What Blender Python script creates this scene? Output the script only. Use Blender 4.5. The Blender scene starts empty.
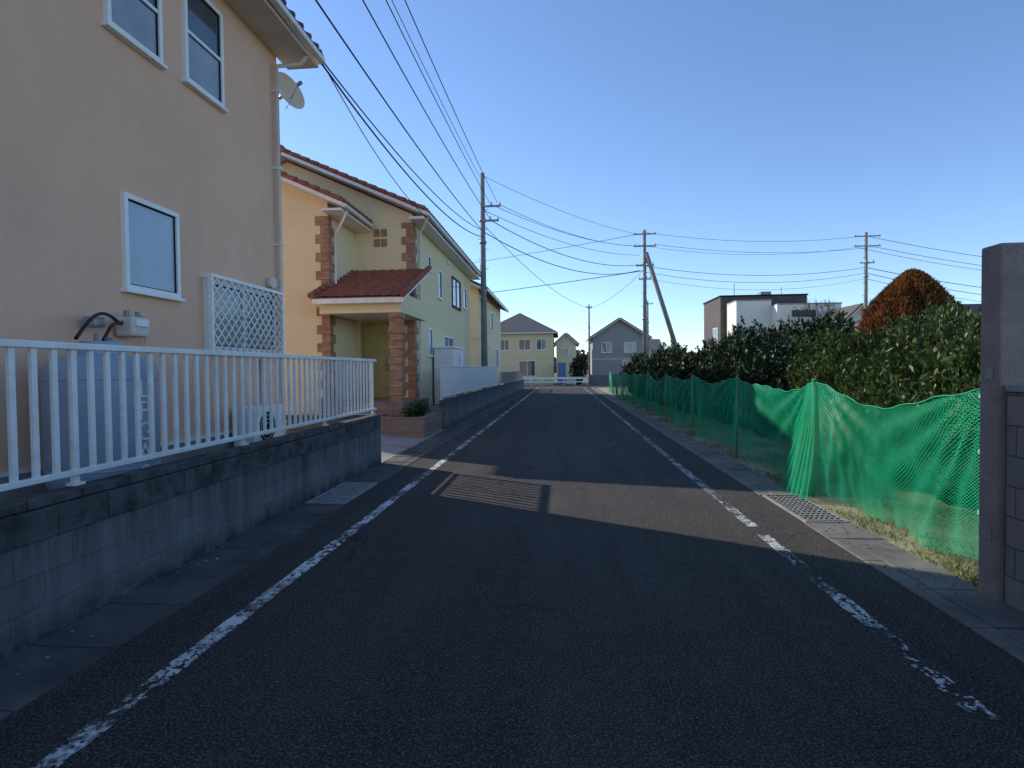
import bpy, math, random
import numpy as np
from mathutils import Vector, Matrix
random.seed(4); rng=np.random.default_rng(7)
sc=bpy.context.scene
# ---------------------------------------------------------------- materials
def nt(name):
    m=bpy.data.materials.new(name); m.use_nodes=True
    t=m.node_tree; b=t.nodes['Principled BSDF']; return m,t,b
def N(t,typ,**k):
    n=t.nodes.new(typ)
    for a,v in k.items():
        if a in n.inputs: n.inputs[a].default_value=v
        else: setattr(n,a,v)
    return n
def c4(c): return (c[0],c[1],c[2],1)
def mixc(t,fac,a,b,mode='MIX'):
    n=t.nodes.new('ShaderNodeMix'); n.data_type='RGBA'; n.blend_type=mode
    for s,v in ((n.inputs[0],fac),(n.inputs[6],a),(n.inputs[7],b)):
        if isinstance(v,bpy.types.NodeSocket): t.links.new(v,s)
        elif isinstance(v,(tuple,list)): s.default_value=c4(v)
        else: s.default_value=v
    return n.outputs[2]
def math2(t,op,a,b,clamp=False):
    n=t.nodes.new('ShaderNodeMath'); n.operation=op; n.use_clamp=clamp
    for s,v in ((n.inputs[0],a),(n.inputs[1],b)):
        if isinstance(v,bpy.types.NodeSocket): t.links.new(v,s)
        else: s.default_value=v
    return n.outputs[0]
def noise(t,vec,scale,detail=5,rough=.6,lo=.35,hi=.65):
    n=N(t,'ShaderNodeTexNoise'); n.inputs['Scale'].default_value=scale; n.inputs['Detail'].default_value=detail; n.inputs['Roughness'].default_value=rough
    t.links.new(vec,n.inputs['Vector'])
    r=N(t,'ShaderNodeMapRange'); r.inputs[1].default_value=lo; r.inputs[2].default_value=hi
    t.links.new(n.outputs['Fac'],r.inputs[0]); return r.outputs[0]
def objc(t): return N(t,'ShaderNodeTexCoord').outputs['Object']
def scalev(t,vec,s):
    m=N(t,'ShaderNodeMapping'); m.inputs['Scale'].default_value=s; t.links.new(vec,m.inputs['Vector']); return m.outputs[0]
def bumpn(t,b,h,strength,dist=.01):
    n=N(t,'ShaderNodeBump'); n.inputs['Strength'].default_value=strength; n.inputs['Distance'].default_value=dist
    t.links.new(h,n.inputs['Height']); t.links.new(n.outputs[0],b.inputs['Normal']); return n
def mat(name,c1,c2=None,scale=3,rough=.8,bump=0,bscale=60,spec=.3,metal=0,stretch=(1,1,1),dirt=None,dscale=1.2):
    m,t,b=nt(name); v=objc(t); v2=scalev(t,v,stretch)
    c2=c2 or tuple(x*.85 for x in c1)
    col=mixc(t,noise(t,v2,scale),c1,c2)
    if dirt: col=mixc(t,noise(t,v2,dscale,8,.7,.5,.75),col,dirt)
    t.links.new(col,b.inputs['Base Color'])
    b.inputs['Roughness'].default_value=rough; b.inputs['Metallic'].default_value=metal; b.inputs['Specular IOR Level'].default_value=spec
    if bump: bumpn(t,b,noise(t,v,bscale,4,.6,.2,.8),bump)
    return m
def brickmat(name,ax,c1,c2,mortar,bw,bh,off=.5,ms=.006,rough=.85,bump=.5,stain=(.03,.03,.03),st=.55,spec=.2,zoff=0,top=None,slo=.38):
    m,t,b=nt(name); v=objc(t)
    s=N(t,'ShaderNodeSeparateXYZ'); t.links.new(v,s.inputs[0])
    c=N(t,'ShaderNodeCombineXYZ'); t.links.new(s.outputs[ax],c.inputs[0])
    t.links.new(math2(t,'ADD',s.outputs[2],zoff),c.inputs[1])
    k=N(t,'ShaderNodeTexBrick'); k.offset=off; t.links.new(c.outputs[0],k.inputs['Vector'])
    k.inputs['Color1'].default_value=c4(c1); k.inputs['Color2'].default_value=c4(c2); k.inputs['Mortar'].default_value=c4(mortar)
    k.inputs['Scale'].default_value=1; k.inputs['Mortar Size'].default_value=ms; k.inputs['Mortar Smooth'].default_value=.3
    k.inputs['Brick Width'].default_value=bw; k.inputs['Row Height'].default_value=bh
    f=math2(t,'MULTIPLY',noise(t,scalev(t,v,(1,1,.35)),2.2,8,.7,slo,.75),st)
    col=mixc(t,f,k.outputs['Color'],stain)
    if top:
        r=N(t,'ShaderNodeMapRange'); r.inputs[1].default_value=top[0]; r.inputs[2].default_value=top[1]; t.links.new(s.outputs[2],r.inputs[0])
        g=math2(t,'MULTIPLY',math2(t,'ADD',r.outputs[0],noise(t,scalev(t,v,(1,5,.45)),1.3,7,.75,.3,.7)),.62)
        g=math2(t,'POWER',g,1.8,True); col=mixc(t,g,col,stain)
        r2=N(t,'ShaderNodeMapRange'); r2.inputs[1].default_value=.22; r2.inputs[2].default_value=.0; t.links.new(s.outputs[2],r2.inputs[0])
        col=mixc(t,math2(t,'MULTIPLY',r2.outputs[0],noise(t,v,5,6,.7,.3,.6)),col,stain)
    col=mixc(t,noise(t,v,90,3,.6,.3,.7),col,mixc(t,.78,(0,0,0),col))
    t.links.new(col,b.inputs['Base Color']); b.inputs['Roughness'].default_value=rough; b.inputs['Specular IOR Level'].default_value=spec
    h=N(t,'ShaderNodeMath'); h.operation='MULTIPLY_ADD'; t.links.new(k.outputs['Fac'],h.inputs[0]); h.inputs[1].default_value=-1.5
    t.links.new(noise(t,v,70,4,.6,.2,.8),h.inputs[2]); bumpn(t,b,h.outputs[0],bump,.008)
    return m
def asphalt():
    m,t,b=nt('asphalt'); v=objc(t)
    col=mixc(t,noise(t,v,.7,6,.65,.35,.68),(.068,.062,.058),(.100,.090,.083))
    col=mixc(t,noise(t,scalev(t,v,(1.6,.10,1)),1.6,5,.6,.42,.66),col,(.054,.050,.048))
    col=mixc(t,noise(t,v,9,5,.7,.52,.72),col,(.12,.11,.10))
    col=mixc(t,noise(t,v,75,3,.6,.50,.66),col,(.24,.215,.195))
    col=mixc(t,noise(t,v,95,3,.6,.52,.64),col,(.011,.010,.010))
    vo=N(t,'ShaderNodeTexVoronoi'); vo.feature='DISTANCE_TO_EDGE'; vo.inputs['Scale'].default_value=.42
    nn=N(t,'ShaderNodeTexNoise'); nn.inputs['Scale'].default_value=2.5; nn.inputs['Detail'].default_value=6; t.links.new(v,nn.inputs['Vector'])
    va=N(t,'ShaderNodeVectorMath'); va.operation='MULTIPLY_ADD'; t.links.new(nn.outputs['Color'],va.inputs[0]); va.inputs[1].default_value=(.7,.7,0); t.links.new(v,va.inputs[2])
    t.links.new(va.outputs[0],vo.inputs['Vector'])
    r=N(t,'ShaderNodeMapRange'); r.inputs[1].default_value=.002; r.inputs[2].default_value=.006; r.inputs[3].default_value=.7; r.inputs[4].default_value=0
    t.links.new(vo.outputs['Distance'],r.inputs[0])
    col=mixc(t,math2(t,'MULTIPLY',r.outputs[0],noise(t,v,.5,2,.5,.48,.62)),col,(.012,.012,.012))
    vc=N(t,'ShaderNodeTexVoronoi'); vc.inputs['Scale'].default_value=14; t.links.new(v,vc.inputs['Vector'])
    col=mixc(t,math2(t,'LESS_THAN',vc.outputs['Distance'],.055),col,(.34,.32,.29))
    t.links.new(col,b.inputs['Base Color']); b.inputs['Roughness'].default_value=.85; b.inputs['Specular IOR Level'].default_value=.08
    bumpn(t,b,noise(t,v,85,4,.65,.25,.75),1.0,.010); return m
def paintmat():
    m,t,b=nt('worn_road_paint'); v=objc(t)
    f=noise(t,v,30,6,.8,.42,.55); g=noise(t,v,2.2,5,.75,.40,.58)
    s=N(t,'ShaderNodeSeparateXYZ'); t.links.new(v,s.inputs[0])
    right=math2(t,'MULTIPLY',math2(t,'GREATER_THAN',s.outputs[0],0),.42)
    w=math2(t,'ADD',math2(t,'MULTIPLY',f,math2(t,'ADD',math2(t,'MULTIPLY',g,1.1),math2(t,'ADD',right,.12))),math2(t,'MULTIPLY',math2(t,'POWER',g,3),.8),True)
    col=mixc(t,w,(.78,.77,.75),(.075,.07,.067))
    t.links.new(col,b.inputs['Base Color']); b.inputs['Roughness'].default_value=.7
    bumpn(t,b,noise(t,v,85,3,.6,.25,.75),.7,.006); return m
def glass(name,c,rough=.05,spec=.9,c2=None):
    m,t,b=nt(name); v=objc(t)
    t.links.new(mixc(t,noise(t,v,1.5),c,c2 or tuple(x*.6 for x in c)),b.inputs['Base Color'])
    b.inputs['Roughness'].default_value=rough; b.inputs['Specular IOR Level'].default_value=spec; b.inputs['Coat Weight'].default_value=.4; b.inputs['Coat Roughness'].default_value=rough
    return m
def leafmat(name,cols,trans=.3,rough=.5):
    m,t,b=nt(name); g=N(t,'ShaderNodeNewGeometry')
    r=N(t,'ShaderNodeValToRGB'); t.links.new(g.outputs['Random Per Island'],r.inputs[0])
    e=r.color_ramp.elements
    for i,c in enumerate(cols):
        p=i/(len(cols)-1)
        if i==0: e[0].position=0; e[0].color=c4(c)
        elif i==len(cols)-1: e[-1].position=1; e[-1].color=c4(c)
        else: q=e.new(p); q.color=c4(c)
    col=mixc(t,noise(t,objc(t),1.8,3,.5,.35,.65),r.outputs[0],mixc(t,.5,(0,0,0),r.outputs[0]))
    t.links.new(col,b.inputs['Base Color']); b.inputs['Roughness'].default_value=rough; b.inputs['Specular IOR Level'].default_value=.3
    if trans:
        tr=N(t,'ShaderNodeBsdfTranslucent'); t.links.new(col,tr.inputs[0])
        mx=N(t,'ShaderNodeMixShader'); mx.inputs[0].default_value=trans
        t.links.new(b.outputs[0],mx.inputs[1]); t.links.new(tr.outputs[0],mx.inputs[2])
        t.links.new(mx.outputs[0],t.nodes['Material Output'].inputs[0])
    return m
def netmat():
    m,t,b=nt('green_net'); 
    uv=N(t,'ShaderNodeTexCoord').outputs['UV']
    s=N(t,'ShaderNodeSeparateXYZ'); t.links.new(uv,s.inputs[0])
    outs=[]
    for sg in (1,-1):
        a=N(t,'ShaderNodeMath'); a.operation='MULTIPLY_ADD'; a.inputs[1].default_value=sg; t.links.new(s.outputs[1],a.inputs[0]); t.links.new(s.outputs[0],a.inputs[2])
        f=math2(t,'FRACT',math2(t,'MULTIPLY',a.outputs[0],1/.030),0)
        outs.append(math2(t,'LESS_THAN',f,.27))
    mx=math2(t,'MAXIMUM',outs[0],outs[1])
    col=mixc(t,noise(t,uv,1.2),(.004,.42,.19),(.008,.54,.26))
    t.links.new(col,b.inputs['Base Color']); b.inputs['Roughness'].default_value=.5
    tl=N(t,'ShaderNodeBsdfTranslucent'); t.links.new(col,tl.inputs[0])
    m1=N(t,'ShaderNodeMixShader'); m1.inputs[0].default_value=.4; t.links.new(b.outputs[0],m1.inputs[1]); t.links.new(tl.outputs[0],m1.inputs[2])
    tp=N(t,'ShaderNodeBsdfTransparent'); m2=N(t,'ShaderNodeMixShader')
    t.links.new(mx,m2.inputs[0]); t.links.new(tp.outputs[0],m2.inputs[1]); t.links.new(m1.outputs[0],m2.inputs[2])
    t.links.new(m2.outputs[0],t.nodes['Material Output'].inputs[0]); return m

M=dict(
 asphalt=asphalt(), paint=paintmat(), net=netmat(),
 soil=mat('soil_and_dry_grass',(.24,.20,.135),(.15,.145,.07),.8,.95,.8,25,dirt=(.30,.26,.18)),
 strip=mat('pale_verge',(.42,.37,.27),(.24,.25,.11),2.5,.95,.9,40,dirt=(.35,.33,.20),dscale=6),
 conc=mat('gutter_concrete_shade_tint',(.135,.123,.115),(.07,.065,.063),2.5,.85,.5,90,dirt=(.04,.04,.038)),  # left gutter: darker copy, its shade is put into the colour
 concr=mat('gutter_concrete_sun_tint',(.24,.21,.19),(.15,.135,.125),2.5,.85,.5,90,dirt=(.08,.073,.067)),  # right gutter: same concrete with the sunlight painted in as a lighter tone
 concl=mat('light_concrete',(.36,.34,.31),(.27,.255,.235),1.5,.85,.4,70,dirt=(.15,.14,.13)),
 block=brickmat('concrete_block',1,(.27,.258,.25),(.22,.212,.205),(.14,.137,.135),.39,.2,ms=.004,bump=.3,stain=(.035,.035,.035),st=.5,top=(.2,.9),slo=.45),
 blockx=brickmat('concrete_block_x',0,(.24,.235,.225),(.18,.178,.175),(.09,.09,.09),.39,.2,stain=(.05,.05,.05),st=.5),
 blockr=brickmat('brown_block',1,(.33,.29,.26),(.26,.235,.21),(.12,.115,.11),.39,.2,stain=(.12,.10,.09)),
 pillar=mat('pillar_concrete',(.36,.28,.245),(.27,.21,.185),3,.9,.8,50,dirt=(.16,.125,.11)),
 cap=mat('wall_cap',(.12,.115,.11),(.055,.055,.053),6,.95,1,30,dirt=(.03,.03,.03),dscale=3),
 stucco=mat('peach_stucco',(.90,.56,.385),(.85,.52,.355),.7,.9,.8,110,stretch=(1,1,.5),dirt=(.80,.485,.335)),
 yellow=brickmat('cream_yellow_siding',0,(.90,.75,.46),(.87,.72,.435),(.78,.64,.38),3.0,.455,ms=.008,bump=.2,stain=(.79,.63,.36),st=.3),
 yellowy=brickmat('cream_yellow_siding_side',1,(.90,.76,.48),(.87,.73,.455),(.78,.65,.40),3.0,.455,ms=.008,bump=.2,stain=(.79,.64,.38),st=.3),
 cream=mat('cream_wall',(.82,.69,.46),(.76,.64,.42),1,.9,.2,60),
 beige=mat('beige_wall',(.76,.60,.35),(.70,.55,.32),1,.9,.2,60),
 greyw=mat('grey_wall',(.35,.33,.32),(.30,.28,.275),1,.9,.2,60),
 brownw=mat('dark_grey_brown_wall',(.11,.09,.082),(.085,.072,.066),1,.8,.2,60),
 whitew=mat('white_wall',(.80,.74,.64),(.74,.68,.59),.6,.85,.2,60),
 white=mat('white_paint',(.82,.80,.77),(.74,.72,.69),4,.4,.05,40,.5,dirt=(.6,.56,.5),dscale=7),
 alu=mat('white_aluminium',(.84,.83,.81),(.78,.77,.75),5,.35,0,40,.5),
 plastic=mat('beige_plastic',(.66,.58,.48),(.6,.52,.44),3,.5),
 quoin=brickmat('red_brick_quoin',0,(.42,.19,.115),(.56,.35,.21),(.42,.32,.24),.2,.075,stain=(.24,.11,.06),st=.5,bump=.8),
 tile=mat('terracotta_tile',(.34,.105,.065),(.20,.062,.045),7,.6,.3,50,dirt=(.42,.20,.12),dscale=9),
 dtile=mat('dark_tile',(.08,.08,.085),(.05,.05,.055),6,.5,.3,30),
 gtile=mat('grey_tile',(.17,.155,.145),(.12,.11,.105),4,.7,.3,30),
 btile=mat('brown_tile',(.13,.10,.08),(.09,.07,.06),6,.6,.3,30),
 win=glass('window_glass',(.06,.085,.11)), frost=glass('frosted_glass',(.42,.52,.60),.28,.6,(.34,.44,.52)),
 curtain=glass('curtained_glass',(.30,.33,.35),.08,.8,(.2,.23,.25)),
 gap=mat('dark_recess',(.015,.015,.015),None,3,.9),
 door=mat('olive_door',(.34,.30,.11),(.28,.25,.09),4,.45,.1,20,.5),
 steel=mat('galvanised_steel',(.34,.34,.34),(.24,.24,.24),9,.5,.2,60,.5,.5),
 grate=mat('grating_bars_shade_lift',(.38,.37,.36),(.27,.26,.255),9,.7,.3,60),  # left grate: colour brightened so the bars show in the shade
 grater=mat('grating_bars_sun_side',(.30,.28,.265),(.20,.19,.18),9,.7,.3,60),  # same bars in a darker tone for the sunlit right side
 gas=mat('grey_tank_paint',(.32,.42,.52),(.28,.37,.47),3,.4,.05,30,.5,dirt=(.26,.32,.38)),
 pole=mat('concrete_pole',(.26,.245,.23),(.20,.19,.18),3,.85,.2,60),
 black=mat('black_cable',(.02,.02,.02),None,4,.6),
 bamboo=mat('green_stake',(.28,.30,.11),(.18,.23,.08),8,.5), gpole=mat('green_plastic_stake',(.02,.36,.18),(.02,.28,.14),8,.5),
 blue=mat('blue_sheet',(.10,.20,.36),None,3,.6),
 paver=brickmat('terracotta_paving',0,(.36,.25,.19),(.30,.21,.16),(.2,.16,.13),.3,.15,bump=.6,stain=(.16,.13,.1)),
 bark=mat('bark',(.10,.075,.055),(.06,.045,.035),9,.95,.8,30),
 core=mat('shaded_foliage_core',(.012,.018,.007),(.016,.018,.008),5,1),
 leaf=leafmat('hedge_leaves',[(.030,.066,.014),(.055,.105,.02),(.105,.155,.03),(.04,.078,.02),(.20,.225,.065)],.25,.42),
 leafd=leafmat('dark_shrub_leaves',[(.014,.036,.011),(.026,.054,.015),(.06,.09,.024)],0),
 thuja=leafmat('rusty_conifer_leaves',[(.22,.072,.023),(.32,.11,.032),(.17,.08,.026),(.38,.16,.046)],.25,.7),
 thujag=leafmat('conifer_base_leaves',[(.06,.085,.022),(.12,.105,.028),(.18,.09,.028)],.25,.7),
 grass=leafmat('verge_grass',[(.22,.28,.07),(.38,.37,.16),(.15,.21,.055),(.48,.43,.24)],.3,.8),
 far=leafmat('distant_leaves',[(.06,.07,.035),(.08,.08,.04),(.10,.08,.055)],0,.9),
)
# ---------------------------------------------------------------- geometry helpers
def link(o,parent=None):
    sc.collection.objects.link(o)
    if parent: o.parent=parent
    return o
def group(name,loc=(0,0,0)):
    e=bpy.data.objects.new(name,None); e.empty_display_size=.2; return link(e)
def mesh(name,v,f,m,parent=None,smooth=False):
    me=bpy.data.meshes.new(name); me.from_pydata([tuple(p) for p in v],[],f); me.update()
    me.materials.append(M[m]); 
    if smooth:
        for p in me.polygons: p.use_smooth=True
    return link(bpy.data.objects.new(name,me),parent)
BF=[(0,3,2,1),(4,5,6,7),(0,1,5,4),(1,2,6,5),(2,3,7,6),(3,0,4,7)]
def boxes(name,L,m,parent=None,bevel=0):
    v=[];f=[]
    for (x0,x1,y0,y1,z0,z1) in L:
        b=len(v); v+=[(x0,y0,z0),(x1,y0,z0),(x1,y1,z0),(x0,y1,z0),(x0,y0,z1),(x1,y0,z1),(x1,y1,z1),(x0,y1,z1)]
        f+=[tuple(b+i for i in q) for q in BF]
    o=mesh(name,v,f,m,parent)
    if bevel:
        md=o.modifiers.new('b','BEVEL'); md.width=bevel; md.segments=2
    return o
def box(name,x0,x1,y0,y1,z0,z1,m,parent=None,bevel=0): return boxes(name,[(x0,x1,y0,y1,z0,z1)],m,parent,bevel)
def cyl(name,segs,m,parent=None,n=12):
    v=[];f=[]
    for p0,p1,r0,r1 in segs:
        p0=Vector(p0);p1=Vector(p1);d=(p1-p0).normalized()
        a=d.orthogonal().normalized(); c=d.cross(a); b=len(v)
        for p,r in((p0,r0),(p1,r1)):
            for i in range(n):
                t=2*math.pi*i/n; v.append(p+a*math.cos(t)*r+c*math.sin(t)*r)
        for i in range(n):
            j=(i+1)%n; f.append((b+i,b+j,b+n+j,b+n+i))
        f.append(tuple(b+n-1-i for i in range(n))); f.append(tuple(b+n+i for i in range(n)))
    o=mesh(name,v,f,m,parent)
    for p in o.data.polygons: p.use_smooth=len(p.vertices)==4
    return o
def lathe(name,prof,c,m,parent=None,n=24):
    v=[];f=[]
    for r,z in prof:
        for i in range(n):
            t=2*math.pi*i/n; v.append((c[0]+r*math.cos(t),c[1]+r*math.sin(t),c[2]+z))
    for k in range(len(prof)-1):
        for i in range(n):
            j=(i+1)%n; f.append((k*n+i,k*n+j,(k+1)*n+j,(k+1)*n+i))
    return mesh(name,v,f,m,parent,True)
def tube(name,pts,r,m,parent=None,res=2):
    cu=bpy.data.curves.new(name,'CURVE'); cu.dimensions='3D'; cu.bevel_depth=r; cu.bevel_resolution=res
    s=cu.splines.new('POLY'); s.points.add(len(pts)-1)
    for i,p in enumerate(pts): s.points[i].co=(*p,1)
    cu.materials.append(M[m]); return link(bpy.data.objects.new(name,cu),parent)
def wire(p0,p1,sag,r,parent,name='wire',n=28):
    p0=Vector(p0);p1=Vector(p1); pts=[]
    for i in range(n+1):
        t=i/n; p=p0.lerp(p1,t); p.z-=sag*4*t*(1-t); pts.append(tuple(p))
    return tube(name,pts,r,'black',parent,1)
def gable_faces(x0,x1,y0,y1,z0,ze,zr,axis):
    if axis=='Y':
        xm=(x0+x1)/2
        v=[(x0,y0,z0),(x1,y0,z0),(x1,y1,z0),(x0,y1,z0),(x0,y0,ze),(x1,y0,ze),(x1,y1,ze),(x0,y1,ze),(xm,y0,zr),(xm,y1,zr)]
        f=[(0,1,5,8,4),(2,3,7,9,6),(1,2,6,5),(3,0,4,7),(4,8,9,7),(5,6,9,8)]
    else:
        ym=(y0+y1)/2
        v=[(x0,y0,z0),(x1,y0,z0),(x1,y1,z0),(x0,y1,z0),(x0,y0,ze),(x1,y0,ze),(x1,y1,ze),(x0,y1,ze),(x0,ym,zr),(x1,ym,zr)]
        f=[(0,1,5,4),(2,3,7,6),(1,2,6,9,5),(3,0,4,8,7),(4,5,9,8),(6,7,8,9)]
    return v,f
def slab(name,quad,th,m,parent):
    q=[Vector(p) for p in quad]; n=(q[1]-q[0]).cross(q[3]-q[0]).normalized()
    if n.z<0:n=-n
    v=[p for p in q]+[p+n*th for p in q]
    return mesh(name,v,[(3,2,1,0),(4,5,6,7),(0,1,5,4),(1,2,6,5),(2,3,7,6),(3,0,4,7)],m,parent)
def tiles(name,P,U,V,m,parent,wl=.27,rl=.30,amp=.028):
    P=Vector(P);U=Vector(U);V=Vector(V); lu=U.length; lv=V.length; n=U.cross(V).normalized()
    if n.z<0:n=-n
    nu=max(4,int(lu/wl*8)); rows=max(1,round(lv/rl)); v=[];f=[]
    vs=[]
    for r in range(rows): vs+= [(r/rows,.035),(r/rows+.93/rows,.012),((r+1)/rows-.0005,.0)]
    for tv,h in vs:
        for i in range(nu+1):
            tu=i/nu; w=abs(math.sin(math.pi*tu*lu/wl))**.7*amp
            v.append(P+U*tu+V*tv+n*(h+w))
    for j in range(len(vs)-1):
        for i in range(nu): a=j*(nu+1)+i; f.append((a,a+1,a+nu+2,a+nu+1))
    return mesh(name,v,f,m,parent)
def window(parent,ax,c,sgn,a0,a1,z0,z1,gl='win',fr='alu',fw=.05,pr=.05,mid=None,sill=True,name='window'):
    def B(u0,u1,w0,w1,d0,d1):
        lo,hi=sorted((c+sgn*d0,c+sgn*d1))
        return (lo,hi,u0,u1,w0,w1) if ax=='X' else (u0,u1,lo,hi,w0,w1)
    L=[B(a0,a1,z1-fw,z1,0,pr),B(a0,a1,z0,z0+fw,0,pr),B(a0,a0+fw,z0+fw,z1-fw,0,pr),B(a1-fw,a1,z0+fw,z1-fw,0,pr)]
    if mid=='h': zm=(z0+z1)/2; L.append(B(a0+fw,a1-fw,zm-.02,zm+.02,0,pr*.8))
    if mid=='v': am=(a0+a1)/2; L.append(B(am-.025,am+.025,z0+fw,z1-fw,0,pr*.8))
    if sill: L.append(B(a0-.03,a1+.03,z0-.035,z0-.002,0,pr+.03))
    boxes(name+'_frame',L,fr,parent)
    i=fw; boxes(name+'_sash_seal',[B(a0+i,a1-i,z1-i-.014,z1-i,.016,.03),B(a0+i,a1-i,z0+i,z0+i+.014,.016,.03),B(a0+i,a0+i+.014,z0+i+.014,z1-i-.014,.016,.03),B(a1-i-.014,a1-i,z0+i+.014,z1-i-.014,.016,.03)],'gap',parent)
    boxes(name+'_glass',[B(a0+fw,a1-fw,z0+fw,z1-fw,.004,.016)],gl,parent)
def leaves(name,P,A,L,W,m,parent=None,droop=0):
    n=len(P); A=A/np.linalg.norm(A,axis=1)[:,None]
    r=rng.normal(size=(n,3)); S=np.cross(A,r); S/=np.linalg.norm(S,axis=1)[:,None]
    L=np.asarray(L).reshape(-1,1)*np.ones((n,1)); W=np.asarray(W).reshape(-1,1)*np.ones((n,1))
    co=np.empty((n,4,3)); co[:,0]=P; co[:,1]=P+A*L*.5+S*W*.5; co[:,2]=P+A*L; co[:,3]=P+A*L*.5-S*W*.5
    me=bpy.data.meshes.new(name); me.vertices.add(4*n); me.vertices.foreach_set('co',co.reshape(-1))
    me.loops.add(4*n); me.loops.foreach_set('vertex_index',np.arange(4*n,dtype=np.int32))
    me.polygons.add(n); me.polygons.foreach_set('loop_start',np.arange(0,4*n,4,dtype=np.int32))
    me.update(calc_edges=True); me.validate(); me.materials.append(M[m]); return link(bpy.data.objects.new(name,me),parent)
def lump(d,ph,k=3.1):
    return .5*(np.sin(d[:,0]*k+ph)*np.sin(d[:,1]*k*1.3+ph*2)+np.sin(d[:,2]*k*1.7+ph*3)*np.cos(d[:,0]*k*2.1+ph))
def blob_pts(cx,cy,rx,ry,h,n,z0=0,var=.26):
    d=rng.normal(size=(n,3)); d/=np.linalg.norm(d,axis=1)[:,None]; d[:,2]=np.where(d[:,2]<-.3,-d[:,2],d[:,2])
    ph=random.random()*9
    rr=(1-.32*rng.random(n)**1.6)*(1+var*lump(d,ph)+.14*lump(d,ph+3,7.5))
    zc=z0+h*.42; P=np.stack([cx+d[:,0]*rx*rr,cy+d[:,1]*ry*rr,zc+d[:,2]*(h-(zc-z0))*rr],1)
    P[:,2]=np.maximum(P[:,2],z0+.03); return P,d
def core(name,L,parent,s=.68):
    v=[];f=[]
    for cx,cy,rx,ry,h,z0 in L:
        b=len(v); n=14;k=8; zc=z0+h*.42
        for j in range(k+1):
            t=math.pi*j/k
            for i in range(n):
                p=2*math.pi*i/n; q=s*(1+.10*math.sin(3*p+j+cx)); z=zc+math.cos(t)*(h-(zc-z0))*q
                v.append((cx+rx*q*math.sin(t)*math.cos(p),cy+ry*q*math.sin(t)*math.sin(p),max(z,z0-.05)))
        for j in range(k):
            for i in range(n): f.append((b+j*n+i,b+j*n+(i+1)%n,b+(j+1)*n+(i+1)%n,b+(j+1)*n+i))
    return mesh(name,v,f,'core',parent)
def shrubs(name,L,per,ll,lw,m,up=.5,z0=0,parent=None,sprigs=0):
    g=group(name); Ps=[];As=[];st=[]
    for cx,cy,rx,ry,h in L:
        n=int(per*(rx*ry*4+ (rx+ry)*h*2)); P,d=blob_pts(cx,cy,rx,ry,h,n,z0)
        A=d*.7+rng.normal(size=(n,3))*.55; A[:,2]+=up; Ps.append(P);As.append(A)
        for k in range(sprigs):
            i=rng.integers(n)
            if P[i,2]<z0+h*.55: continue
            dr=Vector((d[i,0]*.5+random.gauss(0,.2),d[i,1]*.5+random.gauss(0,.2),1)).normalized(); l=random.uniform(.12,.40); b0=Vector(P[i]); st.append((b0-dr*.15,b0+dr*l,.006,.003))
            q=int(l/.018); tt=rng.random(q)*l; Q=np.array(b0)[None]+np.array(dr)[None]*tt[:,None]; Ps.append(Q); a=rng.normal(size=(q,3))*.6; a[:,2]+=.7; As.append(a)
    P=np.concatenate(Ps);A=np.concatenate(As); n=len(P)
    leaves('leaves',P,A,ll*(.6+.8*rng.random(n)),lw*(.7+.6*rng.random(n)),m,g)
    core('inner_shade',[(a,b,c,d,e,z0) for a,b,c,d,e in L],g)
    for cx,cy,rx,ry,h in L:
        for k in range(5):
            an=random.random()*6.28; st.append(((cx+.1*math.cos(an),cy+.1*math.sin(an),z0-.02),(cx+rx*.5*math.cos(an),cy+ry*.5*math.sin(an),z0+h*.7),.025,.01))
    cyl('stems',st,'bark',g,5); return g

# ---------------------------------------------------------------- ground, road
def sheet(name,x0,x1,y0,y1,z,m):
    return mesh(name,[(x0,y0,z),(x1,y0,z),(x1,y1,z),(x0,y1,z)],[(0,1,2,3)],m)
sheet('ground',-600,600,-200,1400,-.03,'soil')
sheet('road',-2.62,2.47,-15,50,0,'asphalt')
sheet('cross_road',-70,70,50.01,56,0,'asphalt')
sheet('verge',2.97,4.6,4.25,49.5,-.01,'strip')
# painted edge lines: sheets with chipped-away cells
from mathutils import noise as mn
for xl in (-2.11,1.9):
    v=[];f=[];K=8;n=3000
    for i in range(n+1):
        y=-1+i*50.4/n; w=.056+.004*math.sin(i*.2)
        for k in range(K+1):
            e=random.uniform(-.004,.004) if k in (0,K) else 0
            v.append((xl-w+2*w*k/K+e,y,.004))
    for i in range(n):
        y=-1+i*50.4/n
        a=mn.noise(Vector((xl*3,y*1.35,0)))
        for k in range(K):
            x=xl-.056+.112*k/K
            c=mn.noise(Vector((x*26,y*14,5)))+.6*mn.noise(Vector((x*60,y*45,9)))
            th=.36-(a*1.0 if a>0 else a*.35) - (.10 if xl>0 else 0)
            b=mn.noise(Vector((xl,y*2.4,3.3)))      # near-complete breaks
            if c>th or b>.44: continue
            q=i*(K+1)+k; f.append((q,q+1,q+K+2,q+K+1))
    mesh('road_edge_line',v,f,'paint')
sheet('junction_line',-2.0,1.8,49.6,49.85,.004,'paint')
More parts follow.
